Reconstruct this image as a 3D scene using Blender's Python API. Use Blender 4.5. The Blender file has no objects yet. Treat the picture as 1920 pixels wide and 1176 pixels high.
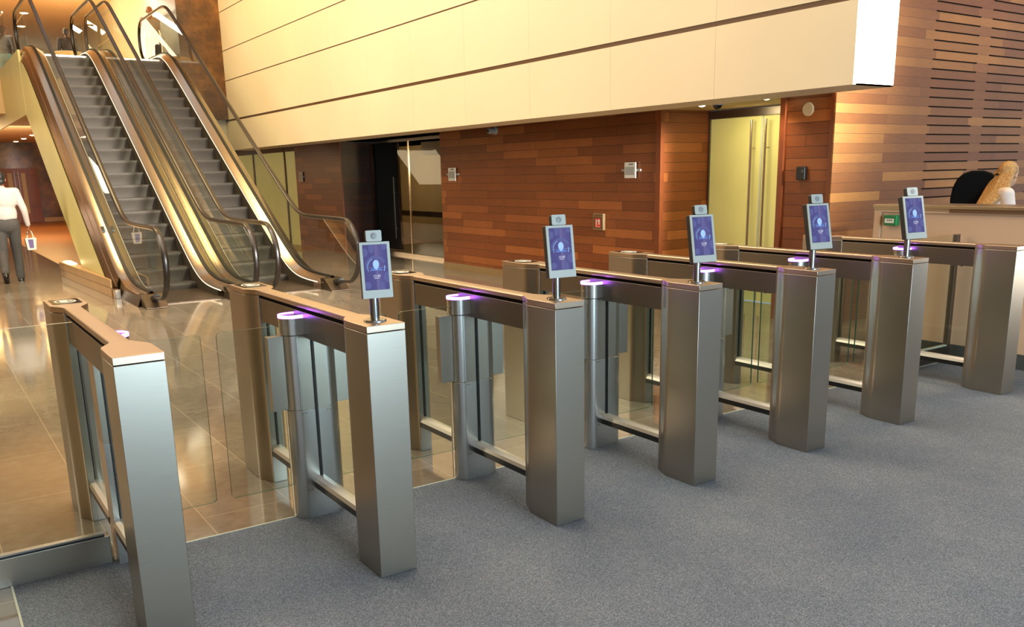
import bpy, bmesh, math, random
from mathutils import Vector, Matrix
random.seed(7)
PI = math.pi
scn = bpy.context.scene
COL = scn.collection

# ------------------------------------------------------------------ materials
def lin(c):
    f = lambda v: v/12.92 if v <= .04045 else ((v+.055)/1.055)**2.4
    return tuple(f(x/255.) for x in c) + (1.,)

class NT:
    def __init__(s, name):
        s.m = bpy.data.materials.new(name); s.m.use_nodes = True
        s.t = s.m.node_tree; s.t.nodes.clear()
        s.out = s.n('ShaderNodeOutputMaterial')
    def n(s, typ, **k):
        o = s.t.nodes.new(typ)
        for a, v in k.items(): setattr(o, a, v)
        return o
    def l(s, a, b): s.t.links.new(a, b)
    def bsdf(s, col=None, rough=.5, metal=0., **k):
        b = s.n('ShaderNodeBsdfPrincipled')
        if col is not None: b.inputs['Base Color'].default_value = col
        b.inputs['Roughness'].default_value = rough; b.inputs['Metallic'].default_value = metal
        for a, v in k.items(): b.inputs[a.replace('_', ' ')].default_value = v
        s.l(b.outputs[0], s.out.inputs[0]); return b
    def coord(s, kind='Object'): return s.n('ShaderNodeTexCoord').outputs[kind]
    def noise(s, vec, scale, detail=3, rough=.55, stretch=None):
        if stretch:
            mp = s.n('ShaderNodeMapping'); mp.inputs['Scale'].default_value = stretch
            s.l(vec, mp.inputs[0]); vec = mp.outputs[0]
        o = s.n('ShaderNodeTexNoise'); o.inputs['Scale'].default_value = scale
        o.inputs['Detail'].default_value = detail; o.inputs['Roughness'].default_value = rough
        s.l(vec, o.inputs['Vector']); return o.outputs['Fac']
    def ramp(s, fac, stops):
        r = s.n('ShaderNodeValToRGB'); e = r.color_ramp.elements
        while len(e) < len(stops): e.new(.5)
        for i, (p, c) in enumerate(stops): e[i].position = p; e[i].color = c
        s.l(fac, r.inputs[0]); return r.outputs[0]
    def mix(s, a, b, fac, mode='MIX'):
        m = s.n('ShaderNodeMix', data_type='RGBA', blend_type=mode)
        for sock, v in ((m.inputs[0], fac), (m.inputs[6], a), (m.inputs[7], b)):
            if isinstance(v, (int, float, tuple)): sock.default_value = v
            else: s.l(v, sock)
        return m.outputs[2]
    def bump(s, b, h, strength, dist=.01):
        o = s.n('ShaderNodeBump'); o.inputs['Strength'].default_value = strength; o.inputs['Distance'].default_value = dist
        s.l(h, o.inputs['Height']); s.l(o.outputs[0], b.inputs['Normal'])

def plain(name, rgb, rough=.5, metal=0., var=.06, scale=9, **k):
    t = NT(name); c = lin(rgb); b = t.bsdf(c, rough, metal, **k)
    f = t.noise(t.coord(), scale)
    lo = tuple(x*(1-var) for x in c[:3])+(1,); hi = tuple(min(1, x*(1+var)) for x in c[:3])+(1,)
    t.l(t.ramp(f, [(.3, lo), (.7, hi)]), b.inputs['Base Color'])
    return t.m

def brushed(name, rgb, rough=.3, stretch=(60, 60, 1.2), aniso=0., bump=.0):
    t = NT(name); c = lin(rgb); b = t.bsdf(c, rough, 1.)
    f = t.noise(t.coord(), 6, 4, .6, stretch)
    t.l(t.ramp(f, [(.25, tuple(x*.95 for x in c[:3])+(1,)), (.75, tuple(min(1, x*1.03) for x in c[:3])+(1,))]), b.inputs['Base Color'])
    mr = t.n('ShaderNodeMapRange'); mr.inputs[3].default_value = rough*.93; mr.inputs[4].default_value = rough*1.07
    t.l(f, mr.inputs[0]); t.l(mr.outputs[0], b.inputs['Roughness'])
    if aniso: b.inputs['Anisotropic'].default_value = aniso
    return t.m

def emis(name, rgb, strength):
    t = NT(name); e = t.n('ShaderNodeEmission'); e.inputs[0].default_value = lin(rgb); e.inputs[1].default_value = strength
    f = t.noise(t.coord(), 4)
    c = lin(rgb); t.l(t.ramp(f, [(.2, tuple(x*.97 for x in c[:3])+(1,)), (.8, c)]), e.inputs[0])
    t.l(e.outputs[0], t.out.inputs[0]); return t.m

def glassy(name, tint=(.93, .97, .94), refl=.9, rough=.0, ior=1.5, haze=None):
    t = NT(name)
    tr = t.n('ShaderNodeBsdfTransparent'); tr.inputs[0].default_value = tint+(1,)
    gl = t.n('ShaderNodeBsdfGlossy'); gl.inputs['Roughness'].default_value = rough; gl.inputs[0].default_value = (refl, refl, refl, 1)
    fr = t.n('ShaderNodeFresnel'); fr.inputs[0].default_value = ior
    ge = t.n('ShaderNodeNewGeometry'); sb = t.n('ShaderNodeMath', operation='SUBTRACT'); sb.inputs[0].default_value = 1; t.l(ge.outputs['Backfacing'], sb.inputs[1])
    mu = t.n('ShaderNodeMath', operation='MULTIPLY'); t.l(fr.outputs[0], mu.inputs[0]); t.l(sb.outputs[0], mu.inputs[1])
    mx = t.n('ShaderNodeMixShader'); t.l(mu.outputs[0], mx.inputs[0]); t.l(tr.outputs[0], mx.inputs[1]); t.l(gl.outputs[0], mx.inputs[2])
    last = mx.outputs[0]
    if haze:
        df = t.n('ShaderNodeBsdfDiffuse'); df.inputs[0].default_value = lin(haze[0]); m2 = t.n('ShaderNodeMixShader')
        m2.inputs[0].default_value = haze[1]; t.l(last, m2.inputs[1]); t.l(df.outputs[0], m2.inputs[2]); last = m2.outputs[0]
    t.l(last, t.out.inputs[0]); return t.m

def planks(name, c1, c2, row, width, mortar, rough=.45, grain=.18, dark=(40, 18, 8), zoff=0., mid=None):
    t = NT(name); b = t.bsdf(None, rough)
    sp = t.n('ShaderNodeSeparateXYZ'); t.l(t.coord(), sp.inputs[0])
    ad = t.n('ShaderNodeMath', operation='ADD'); t.l(sp.outputs[0], ad.inputs[0]); t.l(sp.outputs[1], ad.inputs[1])
    az = t.n('ShaderNodeMath', operation='ADD'); t.l(sp.outputs[2], az.inputs[0]); az.inputs[1].default_value = 3+zoff
    cb = t.n('ShaderNodeCombineXYZ'); t.l(ad.outputs[0], cb.inputs[0]); t.l(az.outputs[0], cb.inputs[1])
    br = t.n('ShaderNodeTexBrick'); br.offset = .37; br.offset_frequency = 2; br.squash = .7; br.squash_frequency = 3
    t.l(cb.outputs[0], br.inputs['Vector'])
    br.inputs['Color1'].default_value = (0, 0, 0, 1); br.inputs['Color2'].default_value = (1, 1, 1, 1); br.inputs['Mortar'].default_value = (.5, .5, .5, 1)
    br.inputs['Scale'].default_value = 1; br.inputs['Mortar Size'].default_value = mortar; br.inputs['Mortar Smooth'].default_value = .1
    br.inputs['Brick Width'].default_value = width; br.inputs['Row Height'].default_value = row
    st = [(.0, lin(c1)), (1., lin(c2))] if not mid else [(0., lin(c1)), (.65, lin(mid)), (1., lin(c2))]
    base = t.ramp(br.outputs['Color'], st)
    g = t.noise(cb.outputs[0], 5, 6, .65, (1.3, 30, 1))
    g2 = t.noise(cb.outputs[0], 1.3, 3)
    base = t.mix(base, t.ramp(g, [(.3, (1-grain*1.6,)*3+(1,)), (.7, (1+grain*.4,)*3+(1,))]), 1., 'MULTIPLY')
    base = t.mix(base, t.ramp(g2, [(.3, (.86,)*3+(1,)), (.7, (1.08,)*3+(1,))]), 1., 'MULTIPLY')
    base = t.mix(base, lin(dark), br.outputs['Fac'])
    t.l(base, b.inputs['Base Color'])
    t.bump(b, g, .08, .002)
    return t.m

MAT = {}
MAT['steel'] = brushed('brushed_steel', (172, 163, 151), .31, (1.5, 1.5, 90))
MAT['steel_dark'] = brushed('dark_steel', (128, 120, 112), .34, (1.5, 1.5, 90))  # darker brushed steel for panels, frames and small fittings
MAT['steel_v'] = plain('barrel_steel', (200, 197, 192), .25, 1., .01, 2)
MAT['steel_top'] = brushed('rail_top_steel', (190, 170, 150), .33, (1.5, 60, 10))
MAT['deck'] = plain('escalator_deck_steel', (198, 184, 170), .24, 1., .02, .7)
MAT['deck_pink'] = plain('escalator_side_steel', (186, 162, 142), .27, 1., .02, .7)
MAT['chrome'] = brushed('polished_post_steel', (150, 148, 146), .16, (50, 50, 1.2))
MAT['slot'] = plain('dark_slot', (22, 14, 9), .9, 0, .06, 9, Specular_IOR_Level=.1)
MAT['rubber'] = plain('black_rubber', (20, 20, 21), .45)
MAT['handrail'] = plain('handrail_rubber', (30, 22, 18), .3)
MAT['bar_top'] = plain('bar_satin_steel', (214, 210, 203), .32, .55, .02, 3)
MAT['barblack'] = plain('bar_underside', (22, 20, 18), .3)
MAT['glass'] = glassy('clear_glass', (.93, .96, .94), .9)
MAT['glass_esc'] = glassy('escalator_glass', (.95, .97, .92), .8)
MAT['glass_warm'] = glassy('vestibule_glass', (.93, .93, .86), .5)
MAT['edge'] = plain('glass_edge_green', (36, 88, 70), .2)
MAT['edge_lt'] = plain('glass_edge_light', (196, 200, 182), .2)
MAT['glow'] = emis('purple_led', (160, 92, 245), 10.)
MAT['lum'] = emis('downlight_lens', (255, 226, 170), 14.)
MAT['skirtlight'] = emis('skirt_light', (255, 232, 190), 2.2)
MAT['step'] = plain('escalator_step', (58, 49, 39), .6, .2, .10, 30)
MAT['tread'] = plain('escalator_tread', (44, 38, 33), .8)
MAT['foot'] = plain('newel_foot_metal', (84, 70, 56), .35, .7)
MAT['black'] = plain('matte_black', (22, 22, 24), .5)
MAT['blackgloss'] = plain('black_glass', (16, 14, 12), .08)
MAT['cream_clad'] = plain('cream_green_cladding', (214, 204, 138), .4, 0, .04, 1.5)
MAT['white_plastic'] = plain('white_plastic', (168, 168, 162), .4, 0, .02)
MAT['grey_plastic'] = plain('grey_plastic', (128, 128, 130), .4, 0, .02)
MAT['dark_plastic'] = plain('charcoal_plastic', (34, 38, 36), .45)
MAT['beige_wall'] = plain('beige_paint', (176, 150, 112), .6, 0, .05, 2)
MAT['panel'] = plain('cream_wall_panel', (232, 214, 182), .55, 0, .03, .8)
MAT['reveal'] = plain('brown_reveal', (104, 72, 42), .5)
MAT['panel_seam'] = plain('panel_seam', (196, 168, 128), .6)
MAT['soffit'] = plain('soffit_paint', (186, 160, 122), .6)
MAT['skirting'] = plain('stone_skirting', (150, 122, 84), .35)
MAT['frost'] = None
MAT['desk_panel'] = plain('desk_beige', (216, 178, 148), .45, 0, .03, 2)
MAT['desk_metal'] = brushed('desk_metal', (176, 164, 144), .3, (2, 60, 60))
MAT['plinth_dark'] = plain('desk_plinth', (76, 78, 76), .3)
MAT['green'] = plain('green_plastic', (22, 120, 68), .35)
MAT['red'] = plain('red_label', (222, 60, 40), .4)
MAT['label_white'] = plain('white_label', (230, 226, 215), .5)
MAT['ink'] = plain('ink', (50, 50, 48), .6)
MAT['skin'] = plain('skin_light', (222, 172, 140), .5, 0, .05, 30)
MAT['skin_brown'] = plain('skin_brown', (134, 84, 56), .5, 0, .05, 30)
MAT['skin_mid'] = plain('skin_tan', (176, 116, 76), .5, 0, .05, 30)
MAT['shirt'] = plain('white_shirt', (186, 172, 164), .75, 0, .05, 12)
MAT['blouse'] = plain('white_cardigan', (232, 224, 222), .8, 0, .05, 20)
MAT['trouser'] = plain('charcoal_trousers', (62, 58, 54), .8, 0, .12, 12)
MAT['suit'] = plain('black_suit', (24, 22, 24), .7)
MAT['teal_cloth'] = plain('teal_cloth', (70, 100, 100), .8)
MAT['hair_black'] = plain('black_hair', (20, 16, 15), .5)
MAT['shoe'] = plain('black_leather', (20, 16, 15), .25)
MAT['purple'] = plain('purple_print', (88, 62, 120), .5)
MAT['bag'] = plain('white_bag', (226, 208, 190), .5)
MAT['upholstery'] = plain('black_upholstery', (13, 14, 16), .95, 0, .06, 9, Specular_IOR_Level=.15)
MAT['cream_seat'] = plain('cream_upholstery', (232, 202, 140), .7)
MAT['orange_ceiling'] = plain('warm_ceiling', (240, 206, 158), .7, 0, .04, .5)
MAT['backwood'] = planks('back_wall_wood', (128, 58, 28), (150, 70, 34), 1.2, 1.1, .006, .4, .12)
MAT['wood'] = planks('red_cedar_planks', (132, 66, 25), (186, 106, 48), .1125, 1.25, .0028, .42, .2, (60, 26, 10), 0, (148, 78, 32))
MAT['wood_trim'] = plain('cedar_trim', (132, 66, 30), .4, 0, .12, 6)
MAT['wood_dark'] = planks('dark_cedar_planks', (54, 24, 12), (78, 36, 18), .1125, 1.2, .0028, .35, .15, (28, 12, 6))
MAT['oak'] = planks('oak_planks', (124, 74, 32), (176, 122, 60), .0917, 2.1, .0018, .45, .16, (78, 44, 20), .027, (142, 92, 44))
MAT['hallfloor'] = plain('amber_timber_floor', (150, 96, 50), .3, 0, .08, 2)
MAT['ledge'] = plain('stone_ledge', (176, 138, 92), .3, 0, .1, 5)

def make_hair():
    t = NT('blonde_hair'); b = t.bsdf(None, .4)
    f = t.noise(t.coord(), 14, 4, .6, (7, 7, .35))
    t.l(t.ramp(f, [(.25, lin((128, 92, 56))), (.5, lin((186, 146, 92))), (.75, lin((222, 190, 136)))]), b.inputs['Base Color'])
    t.bump(b, f, .5, .01); return t.m
MAT['hair_blonde'] = make_hair()

def make_frost():
    t = NT('frosted_green_glass'); b = t.bsdf(lin((190, 186, 92)), .28)
    sp = t.n('ShaderNodeSeparateXYZ'); t.l(t.coord(), sp.inputs[0])
    f = t.noise(t.coord(), .9)
    t.l(t.ramp(f, [(.3, lin((196, 190, 118))), (.7, lin((212, 208, 142)))]), b.inputs['Base Color'])
    b.inputs['Emission Color'].default_value = lin((206, 194, 116)); b.inputs['Emission Strength'].default_value = .22  # slight self-glow stands in for light from behind the glass
    return t.m
MAT['frost'] = make_frost()

def make_carpet():
    t = NT('blue_grey_carpet'); b = t.bsdf(None, .95)
    v = t.coord()
    a = t.noise(v, 210, 2, .7); c = t.noise(v, 1.4, 4, .6); d = t.noise(v, 600, 1, .5)
    base = t.ramp(a, [(.28, lin((76, 82, 95))), (.5, lin((108, 116, 130))), (.72, lin((152, 160, 173)))])
    base = t.mix(base, t.ramp(c, [(.3, (.82, .83, .86, 1)), (.7, (1.16, 1.13, 1.07, 1))]), 1., 'MULTIPLY')
    base = t.mix(base, t.ramp(d, [(.3, (.8, .8, .8, 1)), (.7, (1.15, 1.15, 1.15, 1))]), 1., 'MULTIPLY')
    t.l(base, b.inputs['Base Color']); t.bump(b, a, .7, .004); b.inputs['Specular IOR Level'].default_value = .15
    return t.m
MAT['carpet'] = make_carpet()

def make_tile():
    t = NT('polished_stone_tile'); b = t.bsdf(None, .12)
    v = t.coord(); sp = t.n('ShaderNodeSeparateXYZ'); t.l(v, sp.inputs[0])
    ax = t.n('ShaderNodeMath', operation='ADD'); t.l(sp.outputs[0], ax.inputs[0]); ax.inputs[1].default_value = 20.25-.118
    ay = t.n('ShaderNodeMath', operation='ADD'); t.l(sp.outputs[1], ay.inputs[0]); ay.inputs[1].default_value = 20.93
    cb = t.n('ShaderNodeCombineXYZ'); t.l(ay.outputs[0], cb.inputs[0]); t.l(ax.outputs[0], cb.inputs[1])
    br = t.n('ShaderNodeTexBrick'); br.offset = .5
    t.l(cb.outputs[0], br.inputs['Vector'])
    br.inputs['Color1'].default_value = (0, 0, 0, 1); br.inputs['Color2'].default_value = (1, 1, 1, 1)
    br.inputs['Scale'].default_value = 1; br.inputs['Mortar Size'].default_value = .0022; br.inputs['Mortar Smooth'].default_value = .1
    br.inputs['Brick Width'].default_value = .8; br.inputs['Row Height'].default_value = .405
    base = t.ramp(br.outputs['Color'], [(0, lin((126, 116, 102))), (1, lin((139, 129, 115)))])
    n = t.noise(v, 2.2, 8, .62); n2 = t.noise(v, 14, 6, .7)
    base = t.mix(base, t.ramp(n, [(.3, (.84, .82, .80, 1)), (.7, (1.1, 1.1, 1.1, 1))]), 1., 'MULTIPLY')
    base = t.mix(base, t.ramp(n2, [(.35, (.88, .87, .86, 1)), (.6, (1.04, 1.04, 1.04, 1))]), 1., 'MULTIPLY')
    base = t.mix(base, lin((172, 158, 134)), br.outputs['Fac'])
    t.l(base, b.inputs['Base Color'])
    mr = t.n('ShaderNodeMapRange'); mr.inputs[3].default_value = .04; mr.inputs[4].default_value = .13
    t.l(n2, mr.inputs[0]); t.l(mr.outputs[0], b.inputs['Roughness'])
    b.inputs['IOR'].default_value = 1.8
    t.bump(b, n, .03, .01)
    return t.m
MAT['tile'] = make_tile()

def make_marble():
    t = NT('brown_marble'); b = t.bsdf(None, .25)
    v = t.coord(); n = t.noise(v, 1.1, 8, .65); n2 = t.noise(v, 3.5, 8, .7)
    a = t.ramp(n, [(.3, lin((62, 40, 18))), (.5, lin((112, 72, 32))), (.7, lin((164, 110, 54)))])
    a = t.mix(a, t.ramp(n2, [(.35, (.6, .6, .6, 1)), (.65, (1.15, 1.12, 1.05, 1))]), 1., 'MULTIPLY')
    t.l(a, b.inputs['Base Color']); return t.m
MAT['marble'] = make_marble()

# ------------------------------------------------------------------ mesh helpers
class MB:
    def __init__(s): s.bm = bmesh.new()
    def face(s, pts, mi=0):
        vs = [s.bm.verts.new(p) for p in pts]
        f = s.bm.faces.new(vs); f.material_index = mi; return f
    def box(s, x0, x1, y0, y1, z0, z1, mi=0, mat=None):
        p = [(x, y, z) for x in (x0, x1) for y in (y0, y1) for z in (z0, z1)]
        if mat is not None: p = [mat @ Vector(q) for q in p]
        v = [s.bm.verts.new(q) for q in p]
        for q in ((0, 1, 3, 2), (4, 6, 7, 5), (0, 4, 5, 1), (2, 3, 7, 6), (0, 2, 6, 4), (1, 5, 7, 3)):
            f = s.bm.faces.new([v[i] for i in q]); f.material_index = mi
        return s
    def prism(s, pts, a, b, axis='z', mi=0, side=None, mat=None):
        # pts in the plane normal to axis; a..b along axis; side = material index of the rim
        def mk(p, h):
            q = {'z': (p[0], p[1], h), 'x': (h, p[0], p[1]), 'y': (p[0], h, p[1])}[axis]
            return mat @ Vector(q) if mat is not None else q
        A = [s.bm.verts.new(mk(p, a)) for p in pts]; B = [s.bm.verts.new(mk(p, b)) for p in pts]
        n = len(pts)
        for vs in (A[::-1], B):
            f = s.bm.faces.new(vs); f.material_index = mi
        for i in range(n):
            f = s.bm.faces.new((A[i], A[(i+1) % n], B[(i+1) % n], B[i])); f.material_index = mi if side is None else side
        return s
    def ring(s, outer, inner, a, b, axis='z', mi=0):
        n = len(outer)
        def mk(p, h): return {'z': (p[0], p[1], h), 'x': (h, p[0], p[1]), 'y': (p[0], h, p[1])}[axis]
        V = [[s.bm.verts.new(mk(p, h)) for p in q] for q in (outer, inner) for h in (a, b)]
        oa, ob, ia, ib = V
        for i in range(n):
            j = (i+1) % n
            for q in ((oa[i], oa[j], ob[j], ob[i]), (ia[j], ia[i], ib[i], ib[j]), (ob[i], ob[j], ib[j], ib[i]), (oa[j], oa[i], ia[i], ia[j])):
                f = s.bm.faces.new(q); f.material_index = mi
        return s
    def strip(s, secs, mi=0, close=False, cap=False):
        # secs: list of rings (lists of points) of equal length
        R = [[s.bm.verts.new(p) for p in sec] for sec in secs]
        n = len(secs[0])
        for i in range(len(R)-1):
            for j in range(n if close else n-1):
                k = (j+1) % n
                f = s.bm.faces.new((R[i][j], R[i][k], R[i+1][k], R[i+1][j])); f.material_index = mi
        if cap and close:
            for q in (R[0][::-1], R[-1]):
                f = s.bm.faces.new(q); f.material_index = mi
        return s
    def tube(s, path, r, n=10, mi=0, rz=None):
        # sweep an ellipse (r across, rz thick) along path
        path = [Vector(p) for p in path]; secs = []
        rs = r if isinstance(r, (list, tuple)) else [r]*len(path)
        up = None
        for i, p in enumerate(path):
            t = (path[min(i+1, len(path)-1)]-path[max(i-1, 0)]).normalized()
            if up is None:
                a = Vector((1, 0, 0)) if abs(t.x) < .9 else Vector((0, 0, 1))
                up = (a - t*a.dot(t)).normalized()
            else: up = (up - t*up.dot(t)).normalized()
            sd = t.cross(up); k = rz if rz else rs[i]
            secs.append([p+up*(rs[i]*math.cos(2*PI*j/n))+sd*(k*math.sin(2*PI*j/n)) for j in range(n)])
        return s.strip(secs, mi, True, True)
    def lathe(s, prof, cx=0, cy=0, n=24, mi=0, axis='z'):
        secs = []
        for r, h in prof:
            sec = []
            for j in range(n):
                a = 2*PI*j/n; u, v = r*math.cos(a), r*math.sin(a)
                sec.append({'z': (cx+u, cy+v, h), 'y': (cx+u, h, cy+v), 'x': (h, cx+u, cy+v)}[axis])
            secs.append(sec)
        return s.strip(secs, mi, True, True)
    def ball(s, c, r, sx=1, sy=1, sz=1, mi=0, mat=None):
        m = Matrix.Translation(c) @ (mat if mat is not None else Matrix()) @ Matrix.Diagonal((sx, sy, sz, 1))
        r_ = bmesh.ops.create_uvsphere(s.bm, u_segments=16, v_segments=10, radius=r, matrix=m)
        for v in r_['verts']:
            for f in v.link_faces: f.material_index = mi
        return s
    def cap(s, a, b, ra, rb):
        # capsule for remeshing
        a = Vector(a); b = Vector(b)
        s.ball(a, ra); s.ball(b, rb)
        d = b-a
        if d.length > 1e-5:
            m = Matrix.Translation((a+b)/2) @ d.to_track_quat('Z', 'Y').to_matrix().to_4x4()
            bmesh.ops.create_cone(s.bm, cap_ends=True, segments=14, radius1=ra, radius2=rb, depth=d.length, matrix=m)
        return s

TS = bpy.data.scenes.new('evaluation')
def evaluated_mesh(o):
    TS.collection.objects.link(o); TS.view_layers[0].update()
    dg = TS.view_layers[0].depsgraph
    me = bpy.data.meshes.new_from_object(o.evaluated_get(dg)); return me
def link(o, parent=None):
    COL.objects.link(o)
    if parent is not None: o.parent = parent
    return o
def obj(name, mb, mats, parent=None, smooth=False, bevel=0, seg=2, loc=None):
    me = bpy.data.meshes.new(name); bmesh.ops.recalc_face_normals(mb.bm, faces=mb.bm.faces[:])
    mb.bm.to_mesh(me); mb.bm.free()
    for m in (mats if isinstance(mats, (list, tuple)) else [mats]): me.materials.append(MAT[m] if isinstance(m, str) else m)
    o = bpy.data.objects.new(name, me); link(o, parent)
    if smooth:
        me.polygons.foreach_set('use_smooth', [True]*len(me.polygons))
        me.set_sharp_from_angle(angle=math.radians(40))
    if bevel:
        b = o.modifiers.new('Bevel', 'BEVEL'); b.width = bevel; b.segments = seg; b.limit_method = 'ANGLE'; b.angle_limit = math.radians(40)
    if loc is not None: o.location = loc
    return o
def remesh(name, mb, mat, parent=None, voxel=.012, smooth=4, loc=None, rot=None):
    me = bpy.data.meshes.new('tmp'); mb.bm.to_mesh(me); mb.bm.free()
    t = bpy.data.objects.new('tmp', me)
    m = t.modifiers.new('r', 'REMESH'); m.mode = 'VOXEL'; m.voxel_size = voxel; m.use_smooth_shade = True
    if smooth:
        k = t.modifiers.new('s', 'SMOOTH'); k.factor = .5; k.iterations = smooth
    nm = evaluated_mesh(t); nm.name = name
    bpy.data.objects.remove(t); bpy.data.meshes.remove(me)
    nm.materials.clear(); nm.materials.append(MAT[mat])
    o = bpy.data.objects.new(name, nm); link(o, parent)
    return o
def empty(name, loc=(0, 0, 0), rotz=0, label=None, cat=None, group=None):
    o = bpy.data.objects.new(name, None); o.empty_display_size = .1; COL.objects.link(o)
    o.location = loc; o.rotation_euler = (0, 0, rotz)
    if label: tag(o, label, cat, group)
    return o
def tag(o, label, cat, group=None):
    o['label'] = label; o['category'] = cat
    if group: o['group'] = group
    return o
def struct(o): o['kind'] = 'structure'; return o
def arc(cx, cy, r, a0, a1, n=10): return [(cx+r*math.cos(a0+(a1-a0)*i/n), cy+r*math.sin(a0+(a1-a0)*i/n)) for i in range(n+1)]
def rrect(x0, x1, y0, y1, r, n=5):
    return arc(x1-r, y1-r, r, 0, PI/2, n)+arc(x0+r, y1-r, r, PI/2, PI, n)+arc(x0+r, y0+r, r, PI, 1.5*PI, n)+arc(x1-r, y0+r, r, 1.5*PI, 2*PI, n)
def text_mesh(mb, s, size, at, mi, right=Vector((1, 0, 0)), up=Vector((0, 0, 1))):
    cu = bpy.data.curves.new('t', 'FONT'); cu.body = s; cu.size = size; cu.align_x = 'CENTER'; cu.align_y = 'CENTER'; cu.resolution_u = 3
    o = bpy.data.objects.new('t', cu); me = evaluated_mesh(o)
    at = Vector(at)
    V = [mb.bm.verts.new(at+right*v.co.x+up*v.co.y) for v in me.vertices]
    for p in me.polygons:
        try:
            f = mb.bm.faces.new([V[i] for i in p.vertices]); f.material_index = mi
        except ValueError: pass
    bpy.data.objects.remove(o); bpy.data.curves.remove(cu); bpy.data.meshes.remove(me)

# ------------------------------------------------------------------ camera
CAM = Vector((-.8068, -2.9056, 1.5365)); F, YAW, PITCH, ROLL = 1639.74, .5910, .2344, -.0208
cy, sy, cp, sp = math.cos(YAW), math.sin(YAW), math.cos(PITCH), math.sin(PITCH)
fw = Vector((sy*cp, cy*cp, -sp)); rt = Vector((cy, -sy, 0)); up = rt.cross(fw)
r2 = rt*math.cos(ROLL)+up*math.sin(ROLL); u2 = -rt*math.sin(ROLL)+up*math.cos(ROLL)
cam = bpy.data.cameras.new('camera'); co = bpy.data.objects.new('camera', cam); COL.objects.link(co)
M = Matrix((r2, u2, -fw)).transposed().to_4x4(); M.translation = CAM; co.matrix_world = M
cam.sensor_fit = 'HORIZONTAL'; cam.sensor_width = 36; cam.lens = F/1920*36; cam.shift_y = 127/1920.; cam.clip_start = .05; cam.clip_end = 200
scn.camera = co

# ------------------------------------------------------------------ the setting
YC = .824                                      # carpet / tile edge
XW = 6.485                                     # cedar wall plane
b = MB().box(-7, 16, -9, 38, -.2, -.012); struct(obj('floor_slab', b, 'tile'))
b = MB().box(-7, 16, YC, 38, -.012, 0).box(-7, -.687, -9, YC, -.012, 0); struct(obj('floor', b, 'tile'))
b = MB().box(-.687, 16, -9, YC, -.011, 0.003); struct(obj('floor_carpet', b, 'carpet'))
b = MB().box(-.30, 5.85, YC-.004, YC+.005, 0, .005).box(-.694, -.686, -6, .805, 0, .005)
struct(obj('trim_1', b, 'edge_lt'))
b = MB().box(1.42, 15.9, 15.0, 37.0, .0005, .003); struct(obj('floor_hall', b, 'hallfloor'))
# cedar wall
b = MB(); b.box(XW, XW+.15, 4.85, 9.92, .108, 2.2)
struct(obj('wall_cedar', b, 'wood'))
b = MB(); b.box(XW, XW+.15, 13.97, 16.47, .0, 2.2); struct(obj('wall_cedar_pier', b, 'wood'))
b = MB(); b.box(XW-.002, XW+.02, 13.95, 13.99, 0, 2.2); struct(obj('trim_2', b, 'wood_trim'))
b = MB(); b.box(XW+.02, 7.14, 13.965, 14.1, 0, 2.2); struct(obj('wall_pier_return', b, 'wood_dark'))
b = MB(); b.box(XW-.01, XW+.05, 4.77, 4.85, 0, 2.2); struct(obj('trim_3', b, 'wood_trim'))
b = MB(); b.box(XW+.05, 7.28, 4.77, 4.9, 0, 2.2); struct(obj('wall_niche_return', b, 'wood'))
b = MB(); b.box(XW+.03, XW+.15, 2.5, 3.05, .108, 2.2); struct(obj('wall_cedar_strip', b, 'wood'))
b = MB(); b.box(XW, XW+.15, 3.03, 3.09, 0, 2.2).box(XW, XW+.16, 2.452, 2.50, 0, 2.2); struct(obj('trim_4', b, 'wood_trim'))
b = MB(); b.box(XW-.012, XW+.15, 4.86, 9.92, 0, .108).box(XW-.005, XW+.15, 2.5, 3.04, 0, .108); struct(obj('baseboard_cedar', b, 'skirting'))
# right oak wall with acoustic slots
b = MB(); b.box(XW+.06, 15, 2.45, 2.65, 0, 8)
for k in range(-1, 46):
    z = 1.283+.0917*k
    for x0, x1 in ((8.0, 8.825), (9.055, 9.88), (10.11, 10.93)):
        b.box(x0, x1, 2.447, 2.46, z-.006, z+.006, 1)
struct(obj('wall_right', b, ['oak', 'slot']))
b = MB(); b.box(XW-.01, XW+.07, 2.44, 2.455, 0, 8); struct(obj('trim_5', b, 'oak'))
# cream bulkhead wall above
XB = 4.965; YB = 1.2; ZB = 2.105
b = MB()
b.box(XB+.012, XB+.489, YB+.012, 16.3, ZB+.004, 8.2, 1)
zl = [(ZB, 2.682), (2.722, 3.468), (3.486, 4.05), (4.066, 4.79), (4.806, 5.5), (5.516, 6.2), (6.216, 6.9), (6.916, 8.2)]
seams = [YB] + [1.2+1.345*k for k in range(1, 12)] + [16.3]
for z0, z1 in zl:
    for y0, y1 in zip(seams[:-1], seams[1:]):
        b.box(XB, XB+.03, y0+(.0012 if y0 > YB else 0), y1-.0012, z0, z1, 0)
    b.box(XB+.0301, XB+.489, YB, YB+.03, z0, z1 if z1 != 2.682 else 3.468, 0)
b.box(XB+.03, XB+.489, YB, 16.3, ZB, ZB+.01, 0)
for k in range(3): b.box(XB+.006, XB+.014, YB+.02, 16.3, 2.688+.0115*k, 2.693+.0115*k, 2)
struct(obj('wall_bulkhead', b, ['panel', 'panel_seam', 'reveal']))
b = MB()
for z in (2.702, 3.477, 4.058, 4.798, 5.508, 6.208, 6.908):
    h = .02 if z < 2.8 else .009
    b.box(XB+.008, XB+.02, YB+.031, 16.3, z-h, z+h)
struct(obj('trim_6', b, 'reveal'))
b = MB(); b.box(5.3, 16, 2.48, 22, 2.2, 2.3).box(5.2, 16, 4.9, 22, 2.2, 2.3); struct(obj('ceiling_soffit', b, 'soffit'))
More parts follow.
